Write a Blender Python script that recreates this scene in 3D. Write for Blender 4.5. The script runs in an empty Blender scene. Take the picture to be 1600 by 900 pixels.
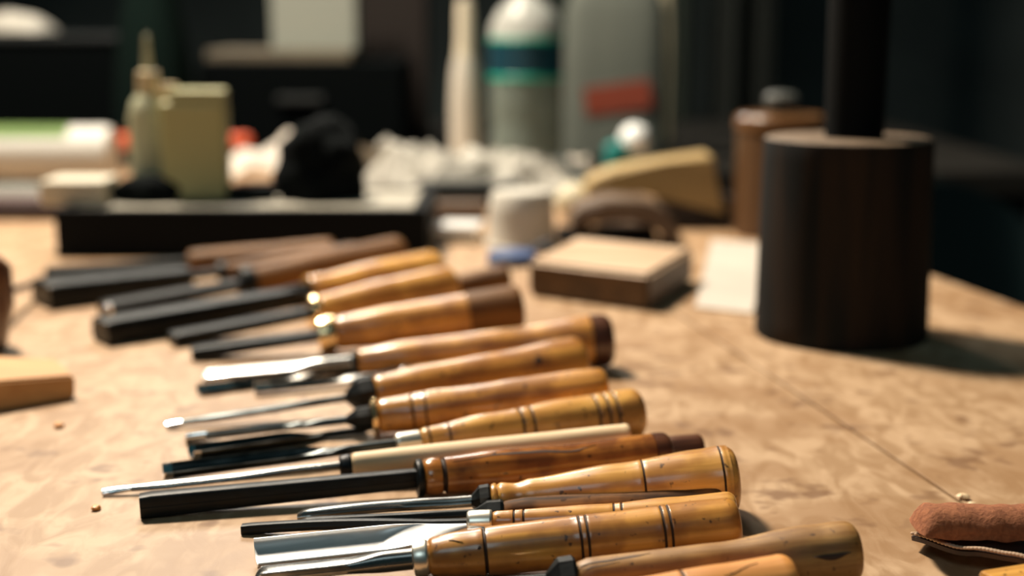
import bpy, bmesh, math, random
from mathutils import Vector, Matrix, noise
random.seed(7)
C = bpy.context.scene.collection
SC = bpy.context.scene
TZ = 0.86                      # height of the bench top above the floor
CAMH = 0.221                   # camera above the bench top
F = 2222.0                     # focal length in pixels of the 1600 px wide frame
TH = math.radians(10.7)

# ------------------------------------------------------------------ camera
cd = bpy.data.cameras.new('camera'); cam = bpy.data.objects.new('camera', cd); C.objects.link(cam)
cam.location = (0, 0, TZ + CAMH); cam.rotation_euler = (math.pi/2 - TH, 0, 0)
cd.sensor_width = 36.0; cd.lens = F*36.0/1600.0; cd.clip_start = 0.02; cd.clip_end = 40
cd.dof.use_dof = True; cd.dof.focus_distance = 0.60
cd.dof.aperture_fstop = cd.lens/12.0
SC.camera = cam
# ------------------------------------------------------------------ world, exposure
w = bpy.data.worlds.new('world'); SC.world = w; w.use_nodes = True
bg = w.node_tree.nodes['Background']; bg.inputs[0].default_value = (0.02, 0.075, 0.085, 1); bg.inputs[1].default_value = 0.42
SC.view_settings.view_transform = 'Standard'; SC.view_settings.look = 'None'
SC.view_settings.gamma = 1; SC.view_settings.exposure = 0.0; SC.view_settings.use_curve_mapping = False
# ------------------------------------------------------------------ lamps of the workshop, plus an added fill
def area(name, loc, target, size, power, col, sy=None):
    l = bpy.data.lights.new(name, 'AREA'); l.size = size; l.energy = power; l.color = col
    if sy: l.shape = 'RECTANGLE'; l.size_y = sy
    o = bpy.data.objects.new(name, l); C.objects.link(o); o.location = loc
    o.rotation_euler = (Vector(target) - Vector(loc)).to_track_quat('-Z', 'Y').to_euler(); return o
area('bench_lamp', (-0.80, 1.85, TZ+1.85), (0.05, 1.0, TZ), 0.32, 118, (1.0, 0.87, 0.70))
area('ceiling_lamp', (-0.5, 3.3, TZ+1.6), (0, 1.2, TZ), 0.6, 20, (1.0, 0.94, 0.84))
area('fill_light', (-0.5, -0.9, TZ+1.5), (0.1, 1.2, TZ), 0.7, 4.6, (0.74, 0.94, 1.0))  # cool fill light added behind the camera, no window there

# ------------------------------------------------------------------ helpers
FW = Vector((0, math.cos(TH), -math.sin(TH))); UP = Vector((0, math.sin(TH), math.cos(TH))); O = Vector((0, 0, TZ+CAMH))
def ray(px, py): return FW + Vector((1, 0, 0))*((px-800)/F) + UP*((450-py)/F)
def G(px, py, z=0.0):          # point on the plane z above the bench top
    r = ray(px, py); t = (TZ+z-O.z)/r.z; return O + r*t
def D(px, py, y):              # point at distance y
    r = ray(px, py); return O + r*(y/r.y)

def mat(name, col, rough=0.5, metal=0.0, **k):
    m = bpy.data.materials.new(name); m.use_nodes = True; b = m.node_tree.nodes['Principled BSDF']
    b.inputs['Base Color'].default_value = (*col, 1); b.inputs['Roughness'].default_value = rough; b.inputs['Metallic'].default_value = metal
    for kk, v in k.items(): b.inputs[kk.replace('_', ' ')].default_value = v
    return m
def noisy(name, c1, c2, scale=(20, 20, 20), rough=(0.4, 0.6), metal=0.0, bump=0.0, spots=None, ns=1.0, rnd=True, det=5, blot=None, bscale=14, dist=0.5, lo=0.35, hi=0.65, br=(0.48, 0.7, 0.8), sr=(0.66, 0.72), **k):
    """two-tone noise in object space, optional broad blotches and dark specks"""
    m = mat(name, c1, rough[0], metal, **k); nt = m.node_tree; N = nt.nodes; L = nt.links; b = N['Principled BSDF']
    tc = N.new('ShaderNodeTexCoord'); mp = N.new('ShaderNodeMapping'); mp.inputs['Scale'].default_value = scale
    oi = N.new('ShaderNodeObjectInfo'); ad = N.new('ShaderNodeVectorMath'); ad.operation = 'ADD'
    mu = N.new('ShaderNodeVectorMath'); mu.operation = 'SCALE'; mu.inputs[0].default_value = (3.1, 1.7, 2.3)
    mu.inputs['Scale'].default_value = 0.3
    if rnd: L.new(oi.outputs['Random'], mu.inputs['Scale'])
    L.new(tc.outputs['Object'], ad.inputs[0]); L.new(mu.outputs[0], ad.inputs[1])
    L.new(ad.outputs[0], mp.inputs[0])
    nz = N.new('ShaderNodeTexNoise'); nz.inputs['Scale'].default_value = ns; nz.inputs['Detail'].default_value = det; nz.inputs['Distortion'].default_value = dist
    L.new(mp.outputs[0], nz.inputs[0])
    cr = N.new('ShaderNodeValToRGB'); cr.color_ramp.elements[0].position = lo; cr.color_ramp.elements[1].position = hi
    cr.color_ramp.elements[0].color = (*c2, 1); cr.color_ramp.elements[1].color = (*c1, 1); L.new(nz.outputs['Fac'], cr.inputs[0])
    out = cr.outputs[0]
    def mixin(out, fac, col):
        mx = N.new('ShaderNodeMix'); mx.data_type = 'RGBA'; L.new(fac, mx.inputs['Factor']); L.new(out, mx.inputs[6]); mx.inputs[7].default_value = (*col, 1); return mx.outputs[2]
    if blot:
        n2 = N.new('ShaderNodeTexNoise'); n2.inputs['Scale'].default_value = bscale; n2.inputs['Detail'].default_value = 3; L.new(ad.outputs[0], n2.inputs[0])
        r2 = N.new('ShaderNodeMapRange'); r2.inputs[1].default_value = br[0]; r2.inputs[2].default_value = br[1]; r2.inputs[4].default_value = br[2]; L.new(n2.outputs['Fac'], r2.inputs[0])
        out = mixin(out, r2.outputs[0], blot)
    if spots:
        vo = N.new('ShaderNodeTexNoise'); vo.inputs['Scale'].default_value = spots[0]; vo.inputs['Detail'].default_value = 2; L.new(ad.outputs[0], vo.inputs[0])
        r3 = N.new('ShaderNodeMapRange'); r3.inputs[1].default_value = sr[0]; r3.inputs[2].default_value = sr[1]; r3.inputs[4].default_value = 0.85; L.new(vo.outputs['Fac'], r3.inputs[0])
        out = mixin(out, r3.outputs[0], spots[1])
    L.new(out, b.inputs['Base Color'])
    rr = N.new('ShaderNodeMapRange'); rr.inputs[3].default_value = rough[0]; rr.inputs[4].default_value = rough[1]; L.new(nz.outputs['Fac'], rr.inputs[0]); L.new(rr.outputs[0], b.inputs['Roughness'])
    if bump:
        bp = N.new('ShaderNodeBump'); bp.inputs['Strength'].default_value = 0.5; bp.inputs['Distance'].default_value = bump; L.new(nz.outputs['Fac'], bp.inputs['Height']); L.new(bp.outputs[0], b.inputs['Normal'])
    return m
def wood(name, c1, c2, rough=(0.28, 0.45), spots=(260, (0.05, 0.018, 0.006)), blot=None, bump=0.0004, coat=0.6, **k):
    return noisy(name, c1, c2, (14, 190, 190), rough, 0, bump, spots, blot=blot, bscale=52, br=(0.45, 0.62, 0.75), Coat_Weight=coat, Coat_Roughness=0.16, lo=0.38, hi=0.62, **k)
W = dict(
  amber=wood('amber_boxwood', (0.72, 0.34, 0.062), (0.44, 0.18, 0.028), blot=(0.30, 0.11, 0.02)),
  honey=wood('honey_boxwood', (0.78, 0.41, 0.092), (0.54, 0.25, 0.050), blot=(0.40, 0.165, 0.035)),
  olive=wood('oiled_ash', (0.46, 0.25, 0.075), (0.24, 0.11, 0.028), rough=(0.42, 0.6), blot=(0.22, 0.10, 0.025), coat=0.0),
  orange=wood('orange_beech', (0.74, 0.33, 0.085), (0.60, 0.25, 0.06), rough=(0.4, 0.55), coat=0.1),
  pale=wood('bare_whitewood', (0.86, 0.66, 0.42), (0.70, 0.48, 0.26), rough=(0.5, 0.6), spots=None, coat=0.05),
  brown=wood('lacquered_brown', (0.52, 0.21, 0.042), (0.30, 0.10, 0.018), rough=(0.16, 0.28), blot=(0.14, 0.04, 0.012)),
  dark=wood('dark_walnut', (0.13, 0.045, 0.018), (0.06, 0.02, 0.010), rough=(0.25, 0.4), spots=None),
  worn=wood('weathered_brown', (0.34, 0.15, 0.050), (0.03, 0.013, 0.006), rough=(0.6, 0.85), blot=(0.04, 0.017, 0.007), bump=0.0006, coat=0.0, Specular_IOR_Level=0.25),
  rust=wood('rust_brown', (0.22, 0.095, 0.022), (0.10, 0.040, 0.009), rough=(0.5, 0.65), Specular_IOR_Level=0.3, coat=0.0, spots=None))
GROOVE = mat('burnt_groove', (0.035, 0.014, 0.006), 0.6)
STEEL = noisy('forged_steel', (0.10, 0.11, 0.11), (0.03, 0.034, 0.035), (60, 260, 260), (0.22, 0.42), 1.0, 0.0001)
GREY = noisy('worn_steel', (0.34, 0.33, 0.31), (0.17, 0.17, 0.165), (60, 260, 260), (0.2, 0.32), 1.0, 0.00002)
BRIGHT = noisy('polished_steel', (0.93, 0.94, 0.94), (0.72, 0.73, 0.74), (30, 200, 200), (0.34, 0.46), 0.72, 0.00003)
EDGE = mat('honed_edge', (0.92, 0.92, 0.92), 0.16, 1.0)
BLACK = noisy('blackened_iron', (0.005, 0.0085, 0.010), (0.0012, 0.002, 0.0028), (80, 200, 200), (0.30, 0.6), 0.0, 0.0003, Specular_IOR_Level=0.28)
BRASS = mat('brass', (0.75, 0.56, 0.30), 0.25, 1.0); NICKEL = mat('nickel_band', (0.88, 0.83, 0.72), 0.32, 0.9)
GOLD = mat('bright_brass', (0.95, 0.70, 0.38), 0.22, 1.0)

def obj(name, bm, mats, parent=None, smooth=True, loc=None, rot=None):
    me = bpy.data.meshes.new(name); bmesh.ops.recalc_face_normals(bm, faces=bm.faces); bm.to_mesh(me); bm.free()
    for m in (mats if isinstance(mats, (list, tuple)) else [mats]): me.materials.append(m)
    if smooth:
        for p in me.polygons: p.use_smooth = True
        try: me.set_sharp_from_angle(angle=math.radians(38))
        except Exception: pass
        if len(me.polygons) < 260: wn = True
        else: wn = False
    o = bpy.data.objects.new(name, me); C.objects.link(o)
    if smooth and wn:
        q = o.modifiers.new('weighted', 'WEIGHTED_NORMAL'); q.keep_sharp = True
    if parent: o.parent = parent
    if loc is not None: o.location = loc
    if rot is not None: o.rotation_euler = rot
    return o
def tag(o, label, cat, group=None, kind=None):
    if label: o['label'] = label
    if cat: o['category'] = cat
    if group: o['group'] = group
    if kind: o['kind'] = kind
    return o
def thing(name, label, cat, loc=(0, 0, 0), rz=0, group=None):
    o = bpy.data.objects.new(name, None); C.objects.link(o); o.empty_display_size = 0.02
    o.location = loc; o.rotation_euler = (0, 0, rz); return tag(o, label, cat, group)
def bx(bm, size, c=(0, 0, 0), bev=0.0, seg=2, rot=None):
    r = bmesh.ops.create_cube(bm, size=1.0); vs = r['verts']
    bmesh.ops.scale(bm, vec=size, verts=vs)
    if bev:
        es = list({e for v in vs for e in v.link_edges}); q = bmesh.ops.bevel(bm, geom=es, offset=bev, segments=seg, affect='EDGES', profile=0.5)
        vs = list({v for f in q['faces'] for v in f.verts} | {v for v in vs if v.is_valid})
    if rot: bmesh.ops.rotate(bm, cent=(0, 0, 0), matrix=rot, verts=vs)
    bmesh.ops.translate(bm, vec=c, verts=vs); return vs
def box(size, c=(0, 0, 0), bev=0.002, seg=2, rot=None):
    bm = bmesh.new(); bx(bm, size, c, bev, seg, rot); return bm
def lathe(prof, n=40, bm=None, axis='Z', mats=None, c=(0, 0, 0), ph=0.0, wob=None):
    """prof: list of (position along axis, radius[, material index of the band that follows])"""
    bm = bm or bmesh.new(); rings = []; c = Vector(c)
    for p in prof:
        s, r = p[0], max(p[1], 1e-6)
        ring = []
        for i in range(n):
            a = 2*math.pi*i/n + ph; rr = r*(wob(s, a) if wob else 1)
            v = Vector((s, rr*math.cos(a), rr*math.sin(a))) if axis == 'X' else Vector((rr*math.cos(a), rr*math.sin(a), s))
            ring.append(bm.verts.new(v + c))
        rings.append(ring)
    for k in range(len(rings)-1):
        mi = prof[k][2] if len(prof[k]) > 2 else 0
        for i in range(n):
            f = bm.faces.new((rings[k][i], rings[k][(i+1) % n], rings[k+1][(i+1) % n], rings[k+1][i])); f.material_index = mi
    if prof[0][1] > 1e-5: bm.faces.new(rings[0])
    if prof[-1][1] > 1e-5: bm.faces.new(rings[-1])
    return bm
def interp(pts, t):
    for (a, x), (b, y) in zip(pts, pts[1:]):
        if t <= b:
            u = (t-a)/max(b-a, 1e-9); u = max(0, min(1, u)); u = u*u*(3-2*u) if True else u; return x+(y-x)*u
    return pts[-1][1]

# ------------------------------------------------------------------ carving tools
def section(s, w, ho, hi, e=1.0, zo=0.0, n=9, yo=0.0):
    P = []
    sg = lambda v, p: math.copysign(abs(v)**p, v)
    for i in range(n):
        a = math.pi*i/(n-1); P.append((s, -w/2*sg(math.cos(a), e)+yo, -ho*sg(math.sin(a), e)+zo))
    for i in range(n-1, -1, -1):
        a = math.pi*i/(n-1); P.append((s, -w/2*sg(math.cos(a), e)*0.93+yo, hi*sg(math.sin(a), e)+zo+0.0002))
    return P
def loft(secs, tip_len=0.0):
    bm = bmesh.new(); R = [[bm.verts.new(p) for p in s] for s in secs]; n = len(R[0])
    for k in range(len(R)-1):
        for i in range(n):
            f = bm.faces.new((R[k][i], R[k][(i+1) % n], R[k+1][(i+1) % n], R[k+1][i]))
            if R[k+1][0].co.x <= tip_len + 1e-6: f.material_index = 1
    bm.faces.new(R[0]); bm.faces.new(R[-1]); return bm
def blade_secs(kind, L, wd, h, sh, bend=0.0):
    """kind of blade, its length, width and height at the tip, shank radius"""
    S = []; K = 26
    for k in range(K+1):
        t = k/K
        if k == 0: s = 0.0
        else: s = L*t
        u = max(0.0, min(1.0, (t-0.52)/0.26)); u = u*u*(3-2*u)          # blade -> shank
        zo = bend*math.sin(math.pi*min(1, t/0.8))*(1 if t < 0.8 else 0)
        tp = 0.72 if k == 0 else 1.0
        if kind == 'gouge':
            th = min(0.0011, h*0.45); W_ = wd*(1-u)+2*sh*u; ho = h*(1-u)+sh*u; hi = -(h-th)*(1-u)+sh*u
            S.append(section(s, W_*(0.93 if k == 0 else 1), ho, hi, 1.0, (h*0.5*(1-u))+zo))
        elif kind == 'bar':
            u2 = max(0, min(1, (t-0.93)/0.07)); W_ = wd*(1-0.25*t); hh = h/2*(1-0.22*t)
            S.append(section(s, W_*(1-u2*0.2), hh*(1 if k else 0.96), hh*(1 if k else 0.9), 0.28, zo))
        elif kind == 'flat':
            W_ = wd*(1-u)+2*sh*u; hh = (h/2)*(1-u)+sh*u
            S.append(section(s, W_, hh*tp, hh*tp*(0.3 if k == 0 else 1), 0.4*(1-u)+0.85*u, zo))
        else:                                                            # 'slim' rod, slightly spoon shaped at the tip
            f = 1-0.35*math.exp(-((t-0.12)/0.06)**2)
            S.append(section(s, wd*(1-u)*f+2*sh*u, h/2*(1-u)*tp+sh*u, h/2*(1-u)*tp+sh*u, 0.8, zo))
    return S
TOOLS = []
def tool(name, label, tip, butt, neck, rn, rb, wd, kind='flat', wh=4, hh=2, sh=2, ferr=None, bol=None, grooves=(), shape=None, cap=None,
         smat=None, edge=0.0, roll=0.0, seg=36, lift=0.0, bend=0.0, split=None, tiplift=0.0, facet=False):
    """tip, butt: pixels of the two ends of the axis; neck: pixel column where the handle begins; rn, rb: handle radius in pixels.
       ferr = (material, length mm, radius factor); bol = (length mm, radius mm); blade sizes in mm"""
    smat = smat or STEEL
    wh, hh, sh = wh/1000, hh/1000, sh/1000
    sr_, cr_ = abs(math.sin(math.radians(roll))), abs(math.cos(math.radians(roll)))
    z0 = max(hh*0.5*cr_+wh*0.5*sr_, 0.0006)+tiplift; A = G(*tip, z0); zb = 0.012+lift
    for _ in range(6):
        B = G(*butt, zb); L = (B-A).length; s0 = L*(neck-tip[0])/(butt[0]-tip[0])
        dep = B.y; R = rb*dep/F*1.0; dn = A.y+(B.y-A.y)*(s0/L); r0 = rn*dn/F
        pts = shape or [(0, 0.0), (0.12, 0.35), (0.55, 0.55), (0.8, 0.85), (0.93, 1.0), (1, 1.0)]
        LH = L-s0; rad = lambda t: r0+(R-r0)*interp(pts, t)
        k = max((rad(t)-z0)/(s0+LH*t) for t in [i/30 for i in range(31)])
        if bol: k = max(k, (bol[1]/1000*1.05-z0)/(s0-(ferr[1]/1000 if ferr else 0)-bol[0]/2000))
        if ferr: k = max(k, (r0*ferr[2]-z0)/(s0-ferr[1]/1000))
        zb = z0+k*L+lift
    ax = (B-A).normalized(); yv = Vector((0, 0, 1)).cross(ax).normalized(); zv = ax.cross(yv)
    M = Matrix((ax, yv, zv)).transposed().to_4x4(); M.translation = A
    root = bpy.data.objects.new(name, None); C.objects.link(root); root.matrix_world = M; root.empty_display_size = 0.01
    tag(root, label, 'carving tool', 'carving tools in a row on the bench'); TOOLS.append((name, A, B, r0, R))
    fl = (ferr[1]/1000) if ferr else 0.0; bl = (bol[0]/1000) if bol else 0.0
    Lb = s0-fl-bl*0.6 + (0.004 if ferr else 0.002)
    bm = loft(blade_secs(kind, Lb, wh, hh, sh, bend/1000), edge/1000)
    if roll: bmesh.ops.rotate(bm, cent=(0, 0, 0), matrix=Matrix.Rotation(math.radians(roll), 3, 'X'), verts=bm.verts)
    obj('blade', bm, [smat, EDGE], root)
    if bol:
        rr = bol[1]/1000; x0 = s0-fl-bl
        obj('bolster', lathe([(x0, sh), (x0+bl*0.25, rr*0.7), (x0+bl*0.45, rr), (x0+bl*0.9, rr*1.05), (x0+bl, rr*0.95), (x0+bl+0.0006, rr*0.6)], 8, axis='X', ph=0.3), BLACK if len(bol) < 3 else bol[2], root, smooth=False)
    if ferr:
        fr = r0*ferr[2]; x0 = s0-fl
        obj('ferrule', lathe([(x0, fr*0.80), (x0+0.0006, fr*0.93), (x0+0.0016, fr*0.97), (x0+fl*0.5, fr*1.0), (s0-0.0012, fr), (s0-0.0004, fr*0.97), (s0, fr*0.9)], 32, axis='X'), ferr[0], root)
    # handle
    st = []; NS = 46
    for i in range(NS+1): st.append((s0+LH*i/NS, rad(i/NS), 0))
    er = R*0.30
    body = [(s, r, 0) for s, r, m in st if s0+0.003 < s < s0+LH-er*1.6]
    body = [(s0, r0*0.82, 0), (s0+0.0008, r0*0.94, 0), (s0+0.0022, rad(0.01), 0)] + body
    for gp in grooves:
        g, wgt = (gp if isinstance(gp, tuple) else (gp, 0.7)); wgt /= 1000
        gs = L*(g-tip[0])/(butt[0]-tip[0]); r = rad((gs-s0)/LH)
        body = [b for b in body if abs(b[0]-gs) > wgt*1.6]
        body += [(gs-wgt*1.3, r*1.005, 0), (gs-wgt, r*1.0, 1), (gs-wgt*0.3, r-wgt*0.9, 1), (gs+wgt*0.3, r-wgt*0.9, 1), (gs+wgt, r, 0), (gs+wgt*1.3, r*1.005, 0)]
    body.sort(key=lambda b: b[0])
    E = s0+LH; ends = []
    for a in (0, 18, 36, 54, 70, 82): ends.append((E-er*1.3+er*1.3*math.sin(math.radians(a)), R-er*(1-math.cos(math.radians(a))), 0))
    ends.append((E+0.0003, R*0.45, 0)); ends.append((E+0.0005, 0, 0))
    if cap:
        body = [b for b in body if b[0] < E-cap[1]/1000]; rc = rad((E-cap[1]/1000-s0)/LH)
        body.append((E-cap[1]/1000, rc, 0)); body.append((E-cap[1]/1000+0.0004, rc*0.6, 0))
        c0 = E-cap[1]/1000
        obj('end_cap', lathe([(c0, rc*0.9)] + [(c0+0.0007, rc*1.02)] + [(max(s, c0+0.001), r*1.01) for s, r, m in ends[:-1]] + [(E+0.0005, 0)], seg, axis='X'), cap[0], root)
        prof = body
    else: prof = body+ends
    sd = random.random()*50
    def wob(s, a):
        v = 1+0.016*noise.noise(Vector((s*60+sd, math.cos(a)*1.3, math.sin(a)*1.3)))
        if split: v += 0.05*noise.noise(Vector((s*38+sd, math.cos(a)*1.7, math.sin(a)*1.7)))*min(1, (s-s0)/0.01)
        return v
    h = obj('handle', lathe(prof, seg, axis='X', ph=0.2, wob=wob), [W[wd], GROOVE], root, smooth=not facet)
    def crack(pts, width=0.6, m=GROOVE, nm='crack'):
        """pts: (pixel column, angle in degrees: 0 away from us, 90 top, 180 towards us)"""
        b = bmesh.new(); prev = None; Nn = 8*(len(pts)-1)
        for q in range(Nn+1):
            u = q/8; i = min(int(u), len(pts)-2); f = u-i; f = f*f*(3-2*f)
            px = pts[i][0]+(pts[i+1][0]-pts[i][0])*(u-i); an = math.radians(pts[i][1]+(pts[i+1][1]-pts[i][1])*f)
            s = L*(px-tip[0])/(butt[0]-tip[0]); r = rad((s-s0)/LH)*1.022; wd_ = width/1000*math.sin(math.pi*min(0.97, max(0.06, q/Nn)))/r/2
            cur = [b.verts.new((s, rr*math.cos(an+d), rr*math.sin(an+d))) for d, rr in ((-wd_, r*0.98), (0, r), (wd_, r*0.98))]
            if prev:
                b.faces.new((prev[0], prev[1], cur[1], cur[0])); b.faces.new((prev[1], prev[2], cur[2], cur[1]))
            prev = cur
        return obj(nm, b, m, root)
    return root, crack

# ================================================================== structure
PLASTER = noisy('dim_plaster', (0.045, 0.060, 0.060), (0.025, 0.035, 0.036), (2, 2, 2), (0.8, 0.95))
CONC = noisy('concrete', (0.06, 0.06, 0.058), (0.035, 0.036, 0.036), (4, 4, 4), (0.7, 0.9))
def struct(name, bm, m, parent=None):
    o = obj(name, bm, m, parent, smooth=False); o['kind'] = 'structure'; return o
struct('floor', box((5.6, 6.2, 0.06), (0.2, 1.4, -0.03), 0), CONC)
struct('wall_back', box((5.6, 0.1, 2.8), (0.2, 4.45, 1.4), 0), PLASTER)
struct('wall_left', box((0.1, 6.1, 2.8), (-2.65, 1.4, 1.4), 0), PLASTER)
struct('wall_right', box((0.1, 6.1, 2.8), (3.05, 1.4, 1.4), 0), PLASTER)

# ------------------------------------------------------------------ the work bench: two boards with an open seam, apron, legs
BW = noisy('bench_top_wood', (0.50, 0.335, 0.20), (0.365, 0.225, 0.120), (60, 24, 60), (0.36, 0.55), 0, 0.0005, (48, (0.20, 0.105, 0.05)), rnd=False, blot=(0.30, 0.165, 0.075), bscale=17, det=10, dist=1.3, lo=0.40, hi=0.60, br=(0.47, 0.62, 0.65), sr=(0.60, 0.72))
BD = noisy('bench_underframe_wood', (0.20, 0.11, 0.05), (0.11, 0.06, 0.03), (6, 6, 2), (0.6, 0.8))
s1 = G(1240, 610); s2 = G(1510, 790); e1 = G(1452, 428); e2 = G(1600, 480)
sd = (s1-s2).normalized(); ed = (e1-e2).normalized()
def on(p, d, y): return p + d*((y-p.y)/d.y)
Y0, Y1 = 0.28, 2.14
root = thing('workbench', 'worn wooden workbench top scattered with carving tools', 'workbench', (0, 1.2, 0))
def slab(name, pts, z0, z1, m, parent, bev=0.002):
    bm = bmesh.new(); a = [bm.verts.new((p[0], p[1]-1.2, z0)) for p in pts]; b = [bm.verts.new((p[0], p[1]-1.2, z1)) for p in pts]
    n = len(pts); bm.faces.new(a[::-1]); bm.faces.new(b)
    for i in range(n): bm.faces.new((a[i], a[(i+1) % n], b[(i+1) % n], b[i]))
    bmesh.ops.bevel(bm, geom=[e for e in bm.edges], offset=bev, segments=2, affect='EDGES', profile=0.5)
    return obj(name, bm, m, parent)
g = 0.0010
sa, sb = on(s1, sd, Y0), on(s1, sd, Y1); ea, eb = on(e1, ed, Y0), on(e1, ed, Y1)
sb.x = min(sb.x, eb.x-0.03)
slab('board', [(-0.95, Y0), (sa.x-g, Y0), (sb.x-g, Y1), (-0.95, Y1)], TZ-0.045, TZ, BW, root, 0.0008)
slab('board', [(sa.x+g, Y0), (ea.x, Y0), (eb.x, Y1), (sb.x+g, Y1)], TZ-0.045, TZ, BW, root, 0.0008)
slab('apron', [(-0.9, Y0+0.04), (ea.x-0.06, Y0+0.04), (eb.x-0.06, Y1-0.04), (-0.9, Y1-0.04)], TZ-0.13, TZ-0.047, BD, root)
for (x, y) in ((-0.85, Y0+0.08), (ea.x-0.12, Y0+0.08), (-0.85, Y1-0.1), (eb.x-0.12, Y1-0.1)):
    obj('leg', box((0.07, 0.07, TZ-0.13), (x, y-1.2, (TZ-0.13)/2), 0.004), BD, root)

# ================================================================== the tools, front row first
t, crack = tool('carving_chisel', 'clean orange handle tool lowest in the picture, nearest the camera', (430, 1016), (1240, 915), 860, 33, 54, 'orange', 'flat', 12, 4, 3, smat=BLACK,
     ferr=(BRASS, 12, 0.97), grooves=(1060,), shape=[(0, 0), (0.3, 0.5), (0.7, 0.8), (1, 1.0)])
crack([(1120, 120), (1180, 100)], 0.35)
t, crack = tool('carving_chisel', 'thick plain olive brown handle tool with flared end and dark split at its neck', (420, 948), (1338, 862), 893, 27, 53, 'olive', 'flat', 9, 4, 2.6, smat=BLACK,
     bol=(12, 8.5, BLACK), shape=[(0, 0), (0.05, 0.15), (0.5, 0.35), (0.85, 0.9), (0.94, 1), (1, 1)], split=True)
crack([(1256, 160), (1285, 163), (1315, 158)], 2.4)
crack([(892, 118), (930, 112), (985, 104), (1010, 100)], 1.3)
crack([(900, 135), (925, 128), (960, 121)], 0.8)
t, crack = tool('carving_gouge', 'glossy amber handle tool with three sets of burnt rings and brass ferrule, in sharp focus', (400, 899), (1153, 820), 667, 32, 46, 'amber', 'flat', 10, 4.5, 4.2, smat=GREY,
     ferr=(NICKEL, 6.5, 0.93), grooves=((755, 0.75), (903, 0.55), (914, 0.55), (1032, 0.55), (1043, 0.55)), shape=[(0, 0), (0.1, 0.35), (0.25, 0.62), (0.6, 0.8), (0.9, 1), (1, 1.0)], edge=3)
crack([(742, 150), (750, 148)], 1.6, nm='dent'); crack([(700, 118), (722, 128)], 0.5, nm='scratch')
GA = G(400, 868, 0.0045)
t = thing('carving_gouge', 'polished bright channel gouge blade pointing left, its neck tucked behind the sharp amber handle', 'carving tool', (0, 0, 0), 0, 'carving tools in a row on the bench')
GB = G(728, 833, 0.0045); ax = (GB-GA).normalized(); yv = Vector((0, 0, 1)).cross(ax); M = Matrix((ax, yv, Vector((0, 0, 1)))).transposed().to_4x4(); M.translation = GA-Vector((0, 0, 0.0045)); t.matrix_world = M
Lg = (GB-GA).length
S = []
for k in range(31):
    q = k/30; u = max(0, min(1, (q-0.60)/0.40)); wd_ = 0.0150*(1-u**1.5)+0.0035*u**1.5; dp = 0.0048*(1-u)+0.0016*u
    S.append(section(Lg*q, wd_, dp, -(dp-0.0013)*(1-u)+0.0016*u, 0.9, dp+0.0002+0.004*u, 12))
bm = loft(S, 0.0015); bmesh.ops.translate(bm, vec=(0, 0, -0.0048), verts=bm.verts); bmesh.ops.rotate(bm, cent=(0, 0, 0), matrix=Matrix.Rotation(math.radians(25), 3, 'X'), verts=bm.verts); bmesh.ops.translate(bm, vec=(0, 0, 0.0062), verts=bm.verts)
obj('blade', bm, [BRIGHT, EDGE], t)
obj('tang', lathe([(Lg-0.002, 0.0018), (Lg+0.018, 0.0016), (Lg+0.02, 0.0008)], 8, axis='X', c=(0, 0, 0.0048)), BRIGHT, t)
t, crack = tool('carving_chisel', 'slender honey handle tool with white metal ferrule and black square shaft', (378, 827), (1150, 806), 772, 19, 40, 'honey', 'bar', 5.0, 4.2, 1.8, smat=BLACK,
     ferr=(NICKEL, 11, 1.12), grooves=((806, 0.5), (821, 0.5), (961, 0.5), (973, 0.5)), shape=[(0, 0), (0.45, 0.3), (0.75, 0.7), (1, 1)], bend=1.2, edge=0.5)
t, crack = tool('carving_chisel', 'weathered dark brown handle tool squeezed between two honey handles, octagonal black bolster', (470, 815), (1128, 784), 786, 19, 29, 'worn', 'flat', 4, 3, 1.8, smat=BLACK,
     bol=(13, 5.6), split=True, tiplift=0.001)
t, crack = tool('carving_chisel', 'big honey handle tool with flared double ringed end and dark rim', (465, 806), (1150, 749), 776, 27, 57, 'honey', 'flat', 5, 4.6, 2.6, smat=GREY,
     ferr=(W['honey'], 3, 1.0), bol=(9, 7.0), grooves=((1003, 0.5), (1124, 0.5), (1135, 0.5)), shape=[(0, 0), (0.08, -0.1), (0.14, 0.08), (0.5, 0.5), (0.85, 0.9), (0.94, 1), (1, 1.0)], bend=1.0, edge=1)
t, crack = tool('mortise_chisel', 'glossy red brown handle tool with long heavy black bar blade', (219, 790), (1046, 708), 645, 30, 35, 'brown', 'bar', 9.5, 10.5, 4, smat=BLACK,
     ferr=(BLACK, 3.5, 1.06), cap=(W['dark'], 9), grooves=((676, 1.2), (1022, 0.6)), shape=[(0, 0), (0.05, 0.3), (0.08, 0.0), (0.3, 0.7), (0.6, 0.3), (0.85, 0.9), (1, 1)], seg=36, edge=0)
crack([(690, 118), (760, 114), (830, 116), (880, 126), (920, 112)], 1.7)
t, crack = tool('carving_chisel', 'tool showing only its dark rounded handle end beside the red brown handle', (560, 746), (1098, 701), 705, 10, 25, 'dark', 'flat', 5, 2, 2, smat=BLACK, shape=[(0, 0), (0.7, 0.5), (0.9, 1), (1, 1)])
t, crack = tool('carving_knife', 'bare pale whitewood handle tool with very long slim blade', (160, 768), (984, 680), 540, 20, 20, 'pale', 'slim', 5.5, 2.4, 2.0, smat=GREY,
     ferr=(BLACK, 6, 0.9), shape=[(0, 0), (0.2, 1.3), (0.5, 1.7), (0.75, 0.8), (1, 0.5)], seg=10, lift=0.008, edge=14, roll=18)
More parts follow.
